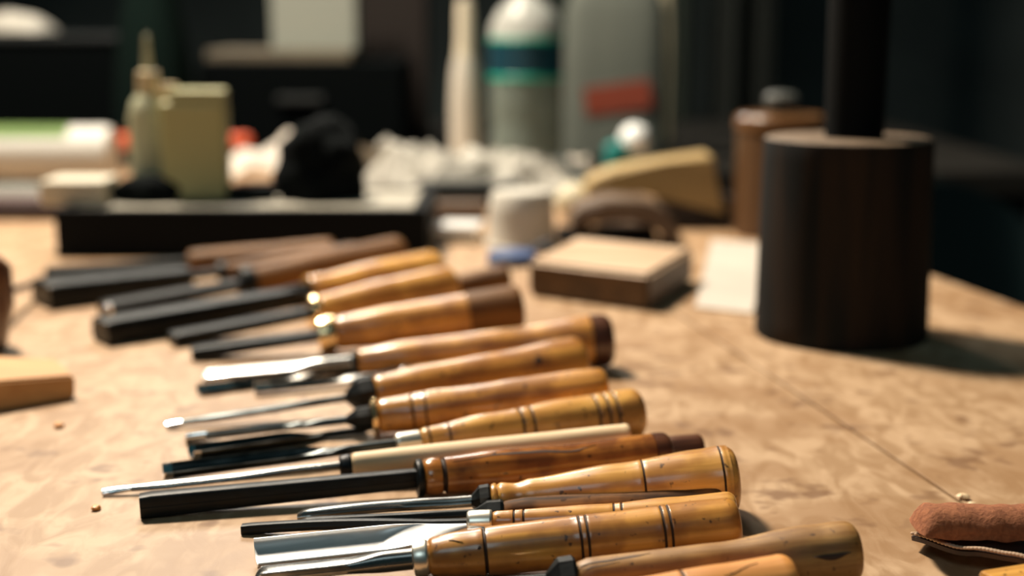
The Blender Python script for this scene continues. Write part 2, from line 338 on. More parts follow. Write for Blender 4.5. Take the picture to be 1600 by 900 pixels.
t, crack = tool('carving_gouge', 'honey handle tool with rings of grooves and rounded end, behind the pale stick handle', (255, 740), (1000, 645), 640, 20, 41, 'honey', 'gouge', 12, 5.5, 2.4,
     ferr=(NICKEL, 13, 0.85), grooves=((652, 0.6), (683, 0.6), (798, 0.7), (815, 0.7), (920, 0.7), (937, 0.7), (952, 0.7)), shape=[(0, 0), (0.3, 0.5), (0.7, 0.85), (0.93, 1), (1, 1)], edge=9, roll=8)
t = None
def loose(name, label, tip, end, kind, wd_, h, sh, smat, edge=4, roll=0, z=0.0):
    A = G(*tip, h/2000+0.0003); B = G(*end, h/2000+0.0003); ax = (B-A).normalized(); yv = Vector((0, 0, 1)).cross(ax)
    M = Matrix((ax, yv, Vector((0, 0, 1)))).transposed().to_4x4(); M.translation = A+Vector((0, 0, z-(0.001 if kind != 'bar' else 0)))
    r = bpy.data.objects.new(name, None); C.objects.link(r); r.matrix_world = M; tag(r, label, 'carving tool', 'carving tools in a row on the bench')
    bm = loft(blade_secs(kind, (B-A).length, wd_/1000, h/1000, sh/1000), edge/1000)
    if roll: bmesh.ops.rotate(bm, cent=(0, 0, 0), matrix=Matrix.Rotation(math.radians(roll), 3, 'X'), verts=bm.verts)
    obj('blade', bm, [smat, EDGE], r)
    obj('tang', lathe([((B-A).length-0.003, sh/1000*0.8), ((B-A).length+0.012, sh/1000*0.5)], 8, axis='X'), smat, r); return r
loose('carving_gouge', 'dark green grey gouge blade lying between two others, just left of a white ferrule', (298, 707), (572, 668), 'gouge', 13, 6, 2, STEEL)
t, crack = tool('carving_gouge', 'speckled amber handle tool with bright gold ferrule and pink glinting tip', (290, 686), (948, 608), 586, 28, 37, 'amber', 'gouge', 8, 3.5, 2.2,
     ferr=(GOLD, 3.5, 1.12), bol=(14, 6), grooves=((640, 0.6), (660, 0.6)), shape=[(0, 0), (0.3, 0.5), (0.7, 0.85), (0.93, 1), (1, 1)], edge=12, split=True)
crack([(735, 90), (742, 90)], 3, nm='knot'); crack([(680, 100), (686, 100)], 3, nm='knot'); crack([(905, 95), (918, 95)], 2, nm='knot')
t, crack = tool('carving_chisel', 'amber handle tool with a knot near its end and thin dark shaft', (260, 664), (912, 566), 572, 29, 43, 'amber', 'slim', 6, 2.4, 2.0, roll=20,
     bol=(17, 10), shape=[(0, 0), (0.25, 0.4), (0.6, 0.6), (0.9, 1), (1, 1)], edge=12)
crack([(822, 145), (835, 145)], 6, nm='knot')
t, crack = tool('carving_gouge', 'small honey handle tool half hidden, its short gouge tip glinting white', (398, 609), (765, 570), 640, 11, 15, 'honey', 'gouge', 9, 4, 2.4,
     ferr=(GREY, 8, 1.1), bol=(12, 4), edge=12, smat=GREY, roll=15)
loose('carving_gouge', 'short bright gouge tip poking out alone to the left, its shaft hidden behind', (310, 609), (545, 578), 'gouge', 11, 5, 2.5, GREY, 26, roll=15)
t, crack = tool('carving_chisel', 'amber handle tool with black butt, standing out furthest right behind the middle handles', (317, 586), (956, 531), 556, 20, 42, 'amber', 'flat', 11, 2.4, 4.0, roll=20,
     ferr=(BLACK, 4, 1.0), cap=(W['dark'], 14), shape=[(0, 0), (0.2, 0.35), (0.6, 0.6), (0.9, 1), (1, 1)], edge=16, smat=GREY)
crack([(760, 110), (800, 100), (830, 104)], 2.0)
t, crack = tool('carving_chisel', 'amber handle tool with brown end and shining round gold ferrule', (300, 552), (815, 480), 520, 27, 37, 'amber', 'bar', 15, 8, 4.5, smat=BLACK,
     ferr=(GOLD, 12, 1.1), cap=(W['rust'], 38), shape=[(0, 0), (0.3, 0.5), (1, 1)], edge=0)
t, crack = tool('carving_chisel', 'honey handle tool just behind the one with the round gold ferrule', (268, 530), (708, 446), 485, 25, 33, 'honey', 'bar', 18, 9, 3.0, smat=BLACK,
     ferr=(GOLD, 6, 1.1), shape=[(0, 0), (0.5, 0.8), (1, 1)], edge=3)
t, crack = tool('carving_chisel', 'rusty brown handle tool whose end sits nearest the blue lid', (566, 471), (796, 432), 604, 12, 20, 'rust', 'bar', 12, 7, 3, smat=BLACK)
t, crack = tool('carving_chisel', 'light honey handle tool with black bolster and long heavy black blade', (156, 517), (684, 424), 470, 30, 35, 'honey', 'bar', 30, 17, 6, smat=BLACK,
     ferr=(W['honey'], 5, 1.0), bol=(30, 9), shape=[(0, 0), (0.1, -0.1), (0.5, 0.8), (1, 1)], edge=1)
t, crack = tool('carving_chisel', 'brown handle tool with tip glinting white at the far left', (160, 484), (628, 398), 380, 24, 31, 'rust', 'bar', 22, 11, 6, smat=BLACK,
     ferr=(BLACK, 10, 1.1), shape=[(0, 0), (0.5, 0.8), (1, 1)], edge=6)
t, crack = tool('carving_chisel', 'dark brown handle tool with pale knob ferrule, between the two rusty handles at the back', (230, 440), (560, 398), 352, 14, 20, 'rust', 'bar', 16, 8, 4, smat=BLACK,
     ferr=(BLACK, 8, 1.2), shape=[(0, 0), (0.5, 0.8), (1, 1)], edge=0)
t, crack = tool('carving_chisel', 'thin rusty handle tool lying furthest back against the black tray', (72, 425), (522, 394), 292, 18, 22, 'rust', 'bar', 16, 9, 4, smat=BLACK)
loose('paring_chisel', 'broad black blade furthest to the left among the tools', (64, 458), (292, 432), 'bar', 44, 20, 6, BLACK, 1)

# ================================================================== leather, scraps and crumbs at the sides
SUEDE = noisy('red_brown_suede', (0.33, 0.120, 0.050), (0.22, 0.072, 0.028), (420, 420, 420), (0.85, 0.95), 0, 0.0012)
LEATHER = noisy('dark_leather', (0.055, 0.025, 0.016), (0.025, 0.012, 0.009), (90, 90, 90), (0.45, 0.6), 0, 0.0004)
THREAD = mat('pale_stitching', (0.55, 0.38, 0.26), 0.8)
c = G(1428, 850)
root = thing('leather_flap', 'folded red brown suede flap with dark stitched edge, right of the tools', 'leather', c)
def sheet(fn, nu, nv, thick):
    bm = bmesh.new(); T = [[bm.verts.new(fn(i/nu, j/nv)) for j in range(nv+1)] for i in range(nu+1)]
    bmesh.ops.recalc_face_normals(bm, faces=bm.faces)
    for i in range(nu):
        for j in range(nv): bm.faces.new((T[i][j], T[i+1][j], T[i+1][j+1], T[i][j+1]))
    bmesh.ops.recalc_face_normals(bm, faces=bm.faces); bmesh.ops.solidify(bm, geom=bm.faces[:], thickness=thick); return bm
# lower leather: starts at the left corner, lifts and runs right and towards us
pl = lambda px, py, z: G(px, py, z)-c
def lower(u, v):
    a = pl(1424+u*200, 838+u*48+4*math.sin(u*6), 0.006+0.004*math.sin(u*2.6)); b = pl(1462+u*180, 806+u*22, 0.004+0.006*math.sin(u*3))
    return a.lerp(b, v) + Vector((0, 0, 0.0015*math.sin(v*3.1)*0 + 0.001*noise.noise(Vector((u*4, v*3, 0)))))
obj('underside', sheet(lower, 26, 8, 0.0018), LEATHER, root)
def upper(u, v):
    # a soft rolled fold on top: v goes round the fold
    a = math.pi*1.02*v - 0.05
    ce = pl(1446+u*190, 838+u*5, 0.013); L_ = min(1, (u*9)**0.5 if u < 0.12 else 1.04)
    return ce + Vector((-0.002*math.sin(a), 0.012*(-math.cos(a))+0.010, 0.0105*math.sin(a)*L_)) + Vector((0, 0, 0.0012*noise.noise(Vector((u*7, v*3, 3)))))
obj('suede_fold', sheet(upper, 30, 14, 0.0016), SUEDE, root)
bm = bmesh.new()
for q in range(34):
    u = (q+0.5)/34; p = Vector(lower(u, 0.03))+Vector((0, 0, 0.0012)); bx(bm, (0.0030, 0.0014, 0.0012), p, 0.0004, 1)
o = obj('stitching', bm, THREAD, root); o['kind'] = 'stuff'
o = obj('wooden_offcut', box((0.05, 0.03, 0.012), (0, 0, 0.006), 0.002, rot=None), W['honey']); o.location = G(1648, 944); o.rotation_euler = (0, 0, 0.35)
tag(o, 'small honey coloured wood offcut in the bottom right corner', 'wood scrap')

OAK = noisy('scrap_oak', (0.62, 0.33, 0.12), (0.50, 0.24, 0.08), (6, 60, 60), (0.45, 0.6), 0, 0.0002)
a = G(-60, 652); b = G(116, 622); hL = 0.021
bm = bmesh.new(); P4 = [G(-90, 658), G(117, 624), G(88, 596), G(-90, 604)]
cc = G(20, 620); lo_ = [bm.verts.new(p-cc) for p in P4]; hi_ = []
for p, hh in zip(P4, (0.020, 0.014, 0.014, 0.020)): hi_.append(bm.verts.new(p-cc+Vector((0.0, 0.003, hh))))
bm.faces.new(lo_); bm.faces.new(hi_)
for i in range(4): bm.faces.new((lo_[i], lo_[(i+1) % 4], hi_[(i+1) % 4], hi_[i]))
bmesh.ops.bevel(bm, geom=bm.edges[:], offset=0.0015, segments=2, affect='EDGES')
o = obj('wooden_wedge', bm, OAK, loc=cc); tag(o, 'pale orange wooden wedge cut off by the left edge', 'wood scrap')
for (px, py, r, lab) in ((92, 668, 0.0028, 'tiny brown wood chip below the wooden wedge'), (150, 797, 0.0024, 'tiny orange wood chip left of the black bar blade'),
                         (1505, 780, 0.0026, 'small pale crumb on the bench seam'), (1518, 790, 0.0018, 'smaller grey crumb on the bench seam')):
    bm = bmesh.new(); bmesh.ops.create_icosphere(bm, subdivisions=2, radius=r)
    for v in bm.verts: v.co *= 1+0.5*noise.noise(v.co*700+Vector((px, 0, 0))); v.co.z *= 0.55
    o = obj('wood_chip', bm, W['pale'] if px > 1000 else W['orange'], loc=G(px, py)+Vector((0, 0, r*0.5))); tag(o, lab, 'wood chip', 'wood chips and crumbs on the bench')
# handle of a tool at the left edge
c = G(-38, 545)
root = thing('carving_mallet', 'dark red brown wooden mallet head at the left edge, thin dark shaft behind it', 'mallet', c)
obj('head', lathe([(0, 0.018), (0.002, 0.021), (0.03, 0.027), (0.055, 0.0265), (0.062, 0.021), (0.064, 0)], 36), W['dark'], root)
d = G(70, 436, 0.008)-c
bm = lathe([(0, 0.003), ((d-Vector((0, 0.02, 0.03))).length, 0.002)], 10); o = obj('shaft', bm, BLACK, root, loc=(0, 0.02, 0.03)); o.rotation_euler = (d-Vector((0, 0.02, 0.03))).to_track_quat('Z', 'Y').to_euler()

# ================================================================== mallet and jar on the right
BARK = noisy('dark_mallet_wood', (0.028, 0.016, 0.009), (0.004, 0.005, 0.0055), (45, 45, 3.5), (0.75, 0.9), 0, 0.0012, det=6, lo=0.42, hi=0.68, Specular_IOR_Level=0.2)
CUTW = noisy('mallet_top_wood', (0.20, 0.14, 0.09), (0.12, 0.08, 0.05), (60, 60, 60), (0.5, 0.6))
c = G(1312, 522); base = c.y
Rb = 137*base/F*0.985; Rt = 130*base/F; Hm = (D(1320, 214, base)).z-TZ
root = thing('wooden_mallet', 'large dark cylindrical wooden mallet standing on its head, black handle upright', 'mallet', c)
prof = [(0, Rb*0.985, 0), (0.002, Rb, 0), (Hm*0.1, Rb*0.998, 0), (Hm*0.5, (Rb+Rt)/2, 0), (Hm*0.9, Rt, 0), (Hm-0.004, Rt*1.0, 0), (Hm-0.001, Rt*0.985, 1), (Hm, Rt*0.95, 1), (Hm, Rt*0.5, 1), (Hm, 0, 1)]
obj('head', lathe(prof, 72, wob=lambda s, a: 1+0.012*noise.noise(Vector((math.cos(a)*2.5, math.sin(a)*2.5, s*2)))), [BARK, CUTW], root)
rh = 47*base/F
obj('handle', lathe([(Hm-0.001, rh*0.96), (Hm+0.03, rh*0.97), (Hm+0.1, rh), (Hm+0.17, rh*1.05), (Hm+0.19, rh*0.9), (Hm+0.195, 0)], 48, c=(0.004, 0, 0)), mat('black_handle', (0.002, 0.003, 0.0035), 0.75, Specular_IOR_Level=0.1), root)
AMB = noisy('amber_turned_wood', (0.10, 0.048, 0.018), (0.06, 0.028, 0.010), (30, 30, 6), (0.35, 0.5))
c = G(1213, 366); y = c.y; R_ = 68*y/F; Hj = D(1213, 178, y).z-TZ
root = thing('wooden_jar', 'tall amber brown turned wooden jar with metal knob, behind the dark mallet', 'jar', c)
obj('body', lathe([(0, R_*0.94), (0.003, R_), (Hj*0.84, R_), (Hj*0.86, R_*0.94)], 48), AMB, root)
obj('lid', lathe([(Hj*0.865, R_*0.95), (Hj*0.87, R_*1.03), (Hj*0.97, R_*1.03), (Hj, R_*0.94), (Hj+0.001, 0)], 48), noisy('jar_lid_wood', (0.17, 0.085, 0.035), (0.12, 0.055, 0.02), (30, 30, 6), (0.22, 0.3)), root)
obj('knob', lathe([(Hj, 0.007), (Hj+0.006, 0.006), (Hj+0.008, 0.016), (Hj+0.018, 0.017), (Hj+0.022, 0.012), (Hj+0.023, 0)], 32), mat('dull_knob', (0.07, 0.075, 0.07), 0.45), root)
PAPER = noisy('white_paper', (0.56, 0.50, 0.43), (0.48, 0.43, 0.37), (8, 8, 8), (0.55, 0.7))
def flatsheet(name, label, cat, px4, m, th=0.0015, z=0.0):
    cc = G(*px4[0]); bm = bmesh.new(); lo = [bm.verts.new(G(*p)-cc+Vector((0, 0, z+0.0003))) for p in px4]; hi = [bm.verts.new(G(*p)-cc+Vector((0, 0, z+th))) for p in px4]
    n = len(px4); bm.faces.new(lo); bm.faces.new(hi)
    for i in range(n): bm.faces.new((lo[i], lo[(i+1) % n], hi[(i+1) % n], hi[i]))
    o = obj(name, bm, m, smooth=False, loc=cc); return tag(o, label, cat)
flatsheet('glare_sheet', 'flat white sheet standing in for bench glare left of the dark mallet', 'paper', [(1086, 482), (1176, 492), (1200, 384), (1112, 376)], PAPER)  # flat white sheet put where the bench top shows bright glare

# ================================================================== wooden blocks in the middle
BLK = noisy('block_wood', (0.12, 0.062, 0.022), (0.06, 0.03, 0.011), (8, 60, 60), (0.45, 0.6), 0, 0.0004)
def prism(name, label, cat, foot, hh, m, bev=0.004, toplabel=None, offs=(0, 0, 0)):
    cc = sum((G(*p) for p in foot), Vector())/len(foot); bm = bmesh.new()
    lo = [bm.verts.new(G(*p)-cc) for p in foot]; hi = [bm.verts.new(G(*p)-cc+Vector((0, 0, h))) for p, h in zip(foot, hh)]
    n = len(foot); bm.faces.new(lo); bm.faces.new(hi)
    for i in range(n): bm.faces.new((lo[i], lo[(i+1) % n], hi[(i+1) % n], hi[i]))
    bmesh.ops.bevel(bm, geom=bm.edges[:], offset=bev, segments=3, affect='EDGES')
    o = obj(name, bm, m, loc=cc+Vector(offs)); return tag(o, label, cat)
b_ = prism('sharpening_block', 'thick rectangular brown wood block with pale top, behind the handles', 'wood block', [(826, 462), (1012, 487), (1082, 440), (900, 420)], (0.029,)*4, BLK, 0.003)
b_.data.materials.append(noisy('block_pale_top', (0.66, 0.48, 0.33), (0.45, 0.30, 0.18), (8, 40, 40), (0.45, 0.6)))
for p in b_.data.polygons:
    if p.normal.z > 0.7 and p.center.z > 0.01: p.material_index = 1  # upward faces get the paler colour, sides keep the dark brown
# bowed wooden plane behind it: flared pale upper body and a curved brown sole
PLW = noisy('plane_pale_wood', (0.44, 0.31, 0.13), (0.34, 0.23, 0.09), (8, 50, 50), (0.45, 0.6), 0, 0.0003)
PLB = noisy('plane_brown_wood', (0.14, 0.09, 0.055), (0.09, 0.055, 0.035), (8, 50, 50), (0.45, 0.6), 0, 0.0003)
c = G(985, 385); y = c.y
def silhouette(pts, y0, y1, cc, nm, m, parent, bev=0.003, slant=0.0):
    bm = bmesh.new(); A_ = []; B_ = []
    for px, py in pts:
        p = D(px, py, y0)-cc; A_.append(bm.verts.new(p)); B_.append(bm.verts.new(p+Vector((slant, y1-y0, 0))))
    n = len(pts); bm.faces.new(A_); bm.faces.new(B_)
    for i in range(n): bm.faces.new((A_[i], A_[(i+1) % n], B_[(i+1) % n], B_[i]))
    bmesh.ops.bevel(bm, geom=[e for e in bm.edges if e.calc_length() > 0.012], offset=bev, segments=3, affect='EDGES')
    return obj(nm, bm, m, parent)
root = thing('wooden_saddle', 'bowed brown wooden arch block lying behind the rectangular block', 'wood block', c)
silhouette([(888, 350), (905, 326), (950, 314), (1010, 316), (1042, 330), (1060, 352), (1066, 386), (1046, 388), (1040, 366), (1022, 350), (985, 344), (930, 344), (905, 352), (898, 362)], y, y+0.075, c, 'arch', PLB, root)
o = obj('foot', box((0.10, 0.05, 0.012), (0.02, 0, 0.006), 0.003), mat('dark_foot', (0.01, 0.008, 0.007), 0.8, Specular_IOR_Level=0.1), root); o.location = D(915, 372, y+0.04)-c; o.location.z = 0
c = G(1010, 362); y = c.y
root = thing('wedge_block', 'pale yellow wedge shaped wood block leaning behind the brown arch', 'wood block', c)
silhouette([(915, 316), (918, 286), (960, 268), (1040, 254), (1116, 243), (1120, 300), (1134, 326), (1126, 338), (1060, 312), (1000, 302), (950, 302)], y+0.02, y+0.09, c, 'body', PLW, root)
o = obj('support', box((0.085, 0.05, 0.032), (0, 0, 0.016), 0.003), noisy('dark_support', (0.05, 0.035, 0.025), (0.03, 0.02, 0.018)), root); o.location = D(1085, 350, y+0.06)-c; o.location.z = 0

# ================================================================== cups, lids and small white things
WPL = mat('white_plastic', (0.60, 0.57, 0.50), 0.45); WPL2 = mat('cream_plastic', (0.56, 0.50, 0.35), 0.5)
def at(px, py): return G(px, py)
c = G(815, 385); R_ = 55*c.y/F; Hc = D(815, 298, c.y).z-TZ
root = thing('plastic_cup', 'white plastic cup upside down behind the blue lid', 'cup', c)
obj('body', lathe([(0, R_*0.98), (0.003, R_), (0.006, R_*0.97), (Hc*0.6, R_*0.93), (Hc*0.94, R_*0.88), (Hc, R_*0.80), (Hc+0.0006, 0)], 48), WPL, root)
obj('rim', lathe([(0.0005, R_*1.0), (0.001, R_*1.05), (0.004, R_*1.05), (0.0045, R_*0.99)], 48), WPL, root)
BLUE = mat('blue_plastic', (0.045, 0.085, 0.21), 0.45)
c = G(800, 412)
root = thing('bottle_cap', 'navy blue flat plastic lid with a tab, in front of the white cup', 'lid', c)
obj('disc', lathe([(0, 0.021), (0.001, 0.0235), (0.010, 0.0225), (0.0115, 0.020), (0.0118, 0)], 36), BLUE, root)
obj('tab', box((0.020, 0.010, 0.004), (0.026, 0.018, 0.014), 0.0015, rot=Matrix.Rotation(-0.5, 3, 'Y')), mat('dark_blue_plastic', (0.02, 0.035, 0.06), 0.4), root)
c = G(712, 378)
root = thing('tape_box', 'small glossy white box between the black tray and the white cup', 'box', c, -0.12)
obj('carton', box((0.046, 0.05, 0.012), (0, 0.01, 0.006), 0.001), WPL, root); obj('lid', box((0.048, 0.052, 0.006), (0, 0.01, 0.0150), 0.001), mat('gloss_white', (0.92, 0.93, 0.93), 0.15), root)
c = G(712, 340)
o = obj('wooden_stick', box((0.07, 0.03, 0.018), (0, 0, 0.009), 0.003), PLB, loc=c); tag(o, 'short brown wood offcut behind the glossy white box', 'wood scrap')
c = G(897, 345)
root = thing('twine_ball', 'round cream coloured ball of twine beside the white cup', 'ball', c)
bm = bmesh.new(); bmesh.ops.create_uvsphere(bm, u_segments=32, v_segments=20, radius=0.0215)
for v in bm.verts: v.co *= 1+0.03*math.sin(v.co.z*900+v.co.x*300); v.co.z = v.co.z*0.98
bmesh.ops.translate(bm, vec=(0, 0, 0.0215), verts=bm.verts); obj('winding', bm, WPL2, root)
c = G(897, 285)
o = obj('paper_wad', (lambda bm: (bmesh.ops.create_icosphere(bm, subdivisions=4, radius=0.03), [setattr(v, 'co', Vector((v.co.x*(1+.4*noise.noise(v.co*50)), v.co.y*(1+.4*noise.noise(v.co*50)), v.co.z*0.55*(1+.5*noise.noise(v.co*60))))) for v in bm.verts], bm)[-1])(bmesh.new()), PAPER, loc=c+Vector((0, 0, 0.018)))
tag(o, 'small crumpled white paper wad behind the cream ball', 'paper')
c = G(975, 284)
root = thing('glue_tube', 'small teal tube with round white cap behind the yellow wedge block', 'tube', c, 0.5)
TEAL = mat('teal_plastic', (0.0, 0.20, 0.19), 0.35)
obj('body', lathe([(0, 0.010), (0.004, 0.016), (0.05, 0.016), (0.056, 0.009)], 24, c=(-0.014, 0, 0)), TEAL, root)
bm = bmesh.new(); bmesh.ops.create_uvsphere(bm, u_segments=24, v_segments=16, radius=0.0215); bmesh.ops.translate(bm, vec=(0.015, -0.002, 0.058), verts=bm.verts)
obj('cap', bm, mat('white_cap', (0.9, 0.93, 0.93), 0.3), root)
obj('stand', lathe([(0, 0.012), (0.05, 0.008)], 20, c=(0.015, -0.002, 0)), TEAL, root)

# crumpled sheet of white cloth or paper in the middle distance
CLOTH = noisy('crumpled_white_cloth', (0.46, 0.44, 0.385), (0.34, 0.325, 0.285), (25, 25, 25), (0.7, 0.8))
c = G(705, 318)
def crump(u, v):
    x = -0.155+0.31*u+0.02*math.sin(v*5); yy = -0.02+0.16*v
    e = max(0.0, min(1, min(u, 1-u)*6)*min(1, v*4)*min(1, (1-v)*5+0.2))
    z = 0.006+e*(0.045*math.sin(math.pi*min(1, v*1.1))**0.7*(1-0.35*u)+0.030*abs(noise.noise(Vector((u*8, v*5, 1))))+0.018*abs(noise.noise(Vector((u*21, v*13, 5)))))
    return (x+0.01*noise.noise(Vector((u*9, v*9, 2))), yy+0.012*noise.noise(Vector((u*9, v*9, 7))), z)
o = obj('crumpled_cloth', sheet(crump, 70, 40, 0.001), CLOTH, loc=c); tag(o, 'crumpled heap of white cloth in front of the slim white bottle', 'cloth')
c = G(868, 297)
o = obj('dark_rag', sheet(lambda u, v: (-0.06+0.12*u, 0.08*v, 0.003+0.035*math.sin(math.pi*u)*math.sin(math.pi*v)*(1+0.6*noise.noise(Vector((u*6, v*6, 1))))), 24, 18, 0.002), mat('dark_rag', (0.035, 0.045, 0.04), 0.8), loc=c); tag(o, 'dark grey green rag between the white cloth and the paper wad', 'rag')
c = G(735, 322)
o = obj('dark_cloth', box((0.13, 0.03, 0.030), (0, 0, 0.015), 0.008), mat('black_felt', (0.008, 0.012, 0.013), 0.9), loc=c); tag(o, 'black folded felt strip right of the black tray, under the white cloth edge', 'cloth')

# ------------------------------------------------------------------ bottles at the back
def lathething(nm, lab, cat, c, parts):
    r = thing(nm, lab, cat, c)
    for pn, prof, m in parts: obj(pn, lathe(prof, 40), m, r)
    return r
c = G(728, 262); k = c.y/F
lathething('glue_bottle', 'slim tall white glue bottle with tapering nozzle', 'bottle', c, [
  ('body', [(0, 0.020), (0.003, 0.0235), (0.10, 0.0235), (0.14, 0.021), (0.165, 0.0165)], WPL),
  ('nozzle', [(0.165, 0.0155), (0.19, 0.013), (0.235, 0.012), (0.25, 0.010), (0.252, 0)], mat('nozzle_cream', (0.72, 0.66, 0.52), 0.5))])
CLEAR = mat('cloudy_clear_plastic', (0.34, 0.42, 0.385), 0.2, Transmission_Weight=0.55, IOR=1.25)
WATER = mat('clear_upper_plastic', (0.52, 0.53, 0.50), 0.28, Transmission_Weight=0.25, IOR=1.3)
c = G(822, 268); y = c.y; R_ = 56*y/F
zt = lambda py: D(818, py, y).z-TZ
root = thing('water_bottle', 'clear plastic bottle with teal label band', 'bottle', c)
obj('body', lathe([(0, R_*0.8), (0.004, R_*0.95), (0.02, R_), (0.035, R_*0.93), (0.05, R_), (0.065, R_*0.93), (0.08, R_), (zt(121), R_)], 48), CLEAR, root)
obj('shoulder', lathe([(zt(61), R_), (zt(40), R_*0.98), (zt(15), R_*0.75), (zt(0), R_*0.42), (zt(-12), R_*0.28), (zt(-20), R_*0.26)], 48), WATER, root)
LAB = mat('teal_label', (0.0, 0.038, 0.065), 0.45)
obj('label', lathe([(zt(122), R_*1.0), (zt(121), R_*1.03), (zt(62), R_*1.03), (zt(61), R_*1.0)], 48), LAB, root)
GRN = mat('green_label_edge', (0.0, 0.40, 0.28), 0.4)
obj('label_border', lathe([(zt(123), R_*1.03), (zt(122), R_*1.045), (zt(117), R_*1.045), (zt(116), R_*1.03)], 48), GRN, root)
obj('label_border', lathe([(zt(65), R_*1.03), (zt(64), R_*1.045), (zt(61), R_*1.045), (zt(60), R_*1.03)], 48), GRN, root)
obj('cap', lathe([(zt(-20), R_*0.3), (zt(-38), R_*0.3), (zt(-39), 0)], 32), WPL, root)

# the counter behind the bench and what stands on it
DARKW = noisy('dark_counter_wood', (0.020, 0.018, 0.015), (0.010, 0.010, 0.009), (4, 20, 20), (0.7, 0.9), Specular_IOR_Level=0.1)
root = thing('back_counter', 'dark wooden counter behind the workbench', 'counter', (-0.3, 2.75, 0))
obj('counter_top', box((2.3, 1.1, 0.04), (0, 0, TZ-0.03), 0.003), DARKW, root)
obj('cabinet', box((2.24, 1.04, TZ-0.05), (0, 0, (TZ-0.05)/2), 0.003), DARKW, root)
def onc(px, y, z=-0.01): p = D(px, 200, y); return Vector((p.x, y, TZ+z))     # a place on the counter
FROST = mat('frosted_jug_plastic', (0.19, 0.21, 0.185), 0.45, Transmission_Weight=0.35, IOR=1.2)
y = 2.42; c = onc(960, y); kk = y/F; zt2 = lambda py: D(960, py, y).z-c.z
root = thing('plastic_jug', 'frosted plastic jug with slanted red label, right of the teal label bottle', 'jug', c, -0.08)
bm = bmesh.new(); Hh = zt2(-75); secs = []
for t, sx, sy in ((0, 0.92, 0.9), (0.02, 1, 1), (0.45, 1, 1), (0.72, 0.97, 0.95), (0.86, 0.78, 0.72), (0.95, 0.42, 0.45), (1.0, 0.3, 0.36)):
    ring = []
    for i in range(40):
        a = 2*math.pi*i/40; ring.append(bm.verts.new((80*kk*sx*math.copysign(abs(math.cos(a))**0.5, math.cos(a)), 0.06*sy*math.copysign(abs(math.sin(a))**0.5, math.sin(a)), Hh*t)))
    secs.append(ring)
for k in range(len(secs)-1):
    for i in range(40): bm.faces.new((secs[k][i], secs[k][(i+1) % 40], secs[k+1][(i+1) % 40], secs[k+1][i]))
bm.faces.new(secs[0]); bm.faces.new(secs[-1])
obj('body', bm, FROST, root)
obj('label', box((100*kk, 0.002, 42*kk), (0, 0, 0), 0.0006, rot=Matrix.Rotation(-0.14, 3, 'Y')), mat('red_label', (0.24, 0.045, 0.022), 0.5), root, loc=(5*kk, -0.0615, zt2(150)))
c = onc(955, 2.62); root = thing('spray_bottle', 'narrow white bottle behind the frosted jug', 'bottle', c)
obj('body', lathe([(0, 0.02), (0.01, 0.022), (0.2, 0.022), (0.3, 0.016), (0.36, 0.016), (0.362, 0)], 28), WPL, root)
obj('cap', lathe([(0.362, 0.018), (0.40, 0.016), (0.402, 0)], 28), WPL2, root)
c = onc(1033, 2.66); root = thing('spray_bottle', 'narrow cream bottle right of the white one behind the jug', 'bottle', c)
obj('body', lathe([(0, 0.02), (0.01, 0.024), (0.2, 0.024), (0.3, 0.016), (0.36, 0.016), (0.362, 0)], 28), WPL2, root)
obj('cap', lathe([(0.362, 0.018), (0.40, 0.016), (0.402, 0)], 28), WPL2, root)
BLK2 = mat('black_plastic', (0.0015, 0.0026, 0.003), 0.9, Specular_IOR_Level=0.05); DGREY = mat('dark_grey_cloth', (0.026, 0.032, 0.029), 0.9); GREYC = mat('grey_green_cloth', (0.05, 0.064, 0.054), 0.95, Specular_IOR_Level=0.1)
def curtain(name, label, x0, x1, y, m, folds, amp=0.03, z0=0.25, z1=2.3, n=120):
    bm = bmesh.new(); A_ = []; B_ = []
    for i in range(n+1):
        u = i/n; x = (x0+(x1-x0)*u); yy = amp*math.sin(u*math.pi*2*folds)+0.3*amp*math.sin(u*math.pi*2*folds*2.3+1)
        A_.append(bm.verts.new((x, yy, z0))); B_.append(bm.verts.new((x, yy*0.8, z1)))
    for i in range(n): bm.faces.new((A_[i], A_[i+1], B_[i+1], B_[i]))
    bmesh.ops.solidify(bm, geom=bm.faces[:], thickness=0.003)
    o = obj(name, bm, m, loc=(0, y, 0)); return tag(o, label, 'curtain')
xa = D(840, 0, 3.4).x; xb = D(1085, 0, 3.4).x; xc = D(1115, 0, 3.4).x; xd = D(1215, 0, 3.4).x
curtain('hanging_curtain', 'grey green curtain hanging behind the frosted jug', xa, xb, 3.42, GREYC, 3)
curtain('hanging_curtain', 'dark grey curtain hanging behind the wooden jar', xc, xd, 3.42, DGREY, 2)
# open shelf frame carrying both curtains
for i in (0,):
    o = obj('curtain_rail', lathe([(-0.7, 0.012), (1.5, 0.012)], 16, axis='X'), BLK2, loc=(0, 3.42, 2.31)); tag(o, 'thin dark rail carrying the curtains', 'rail')

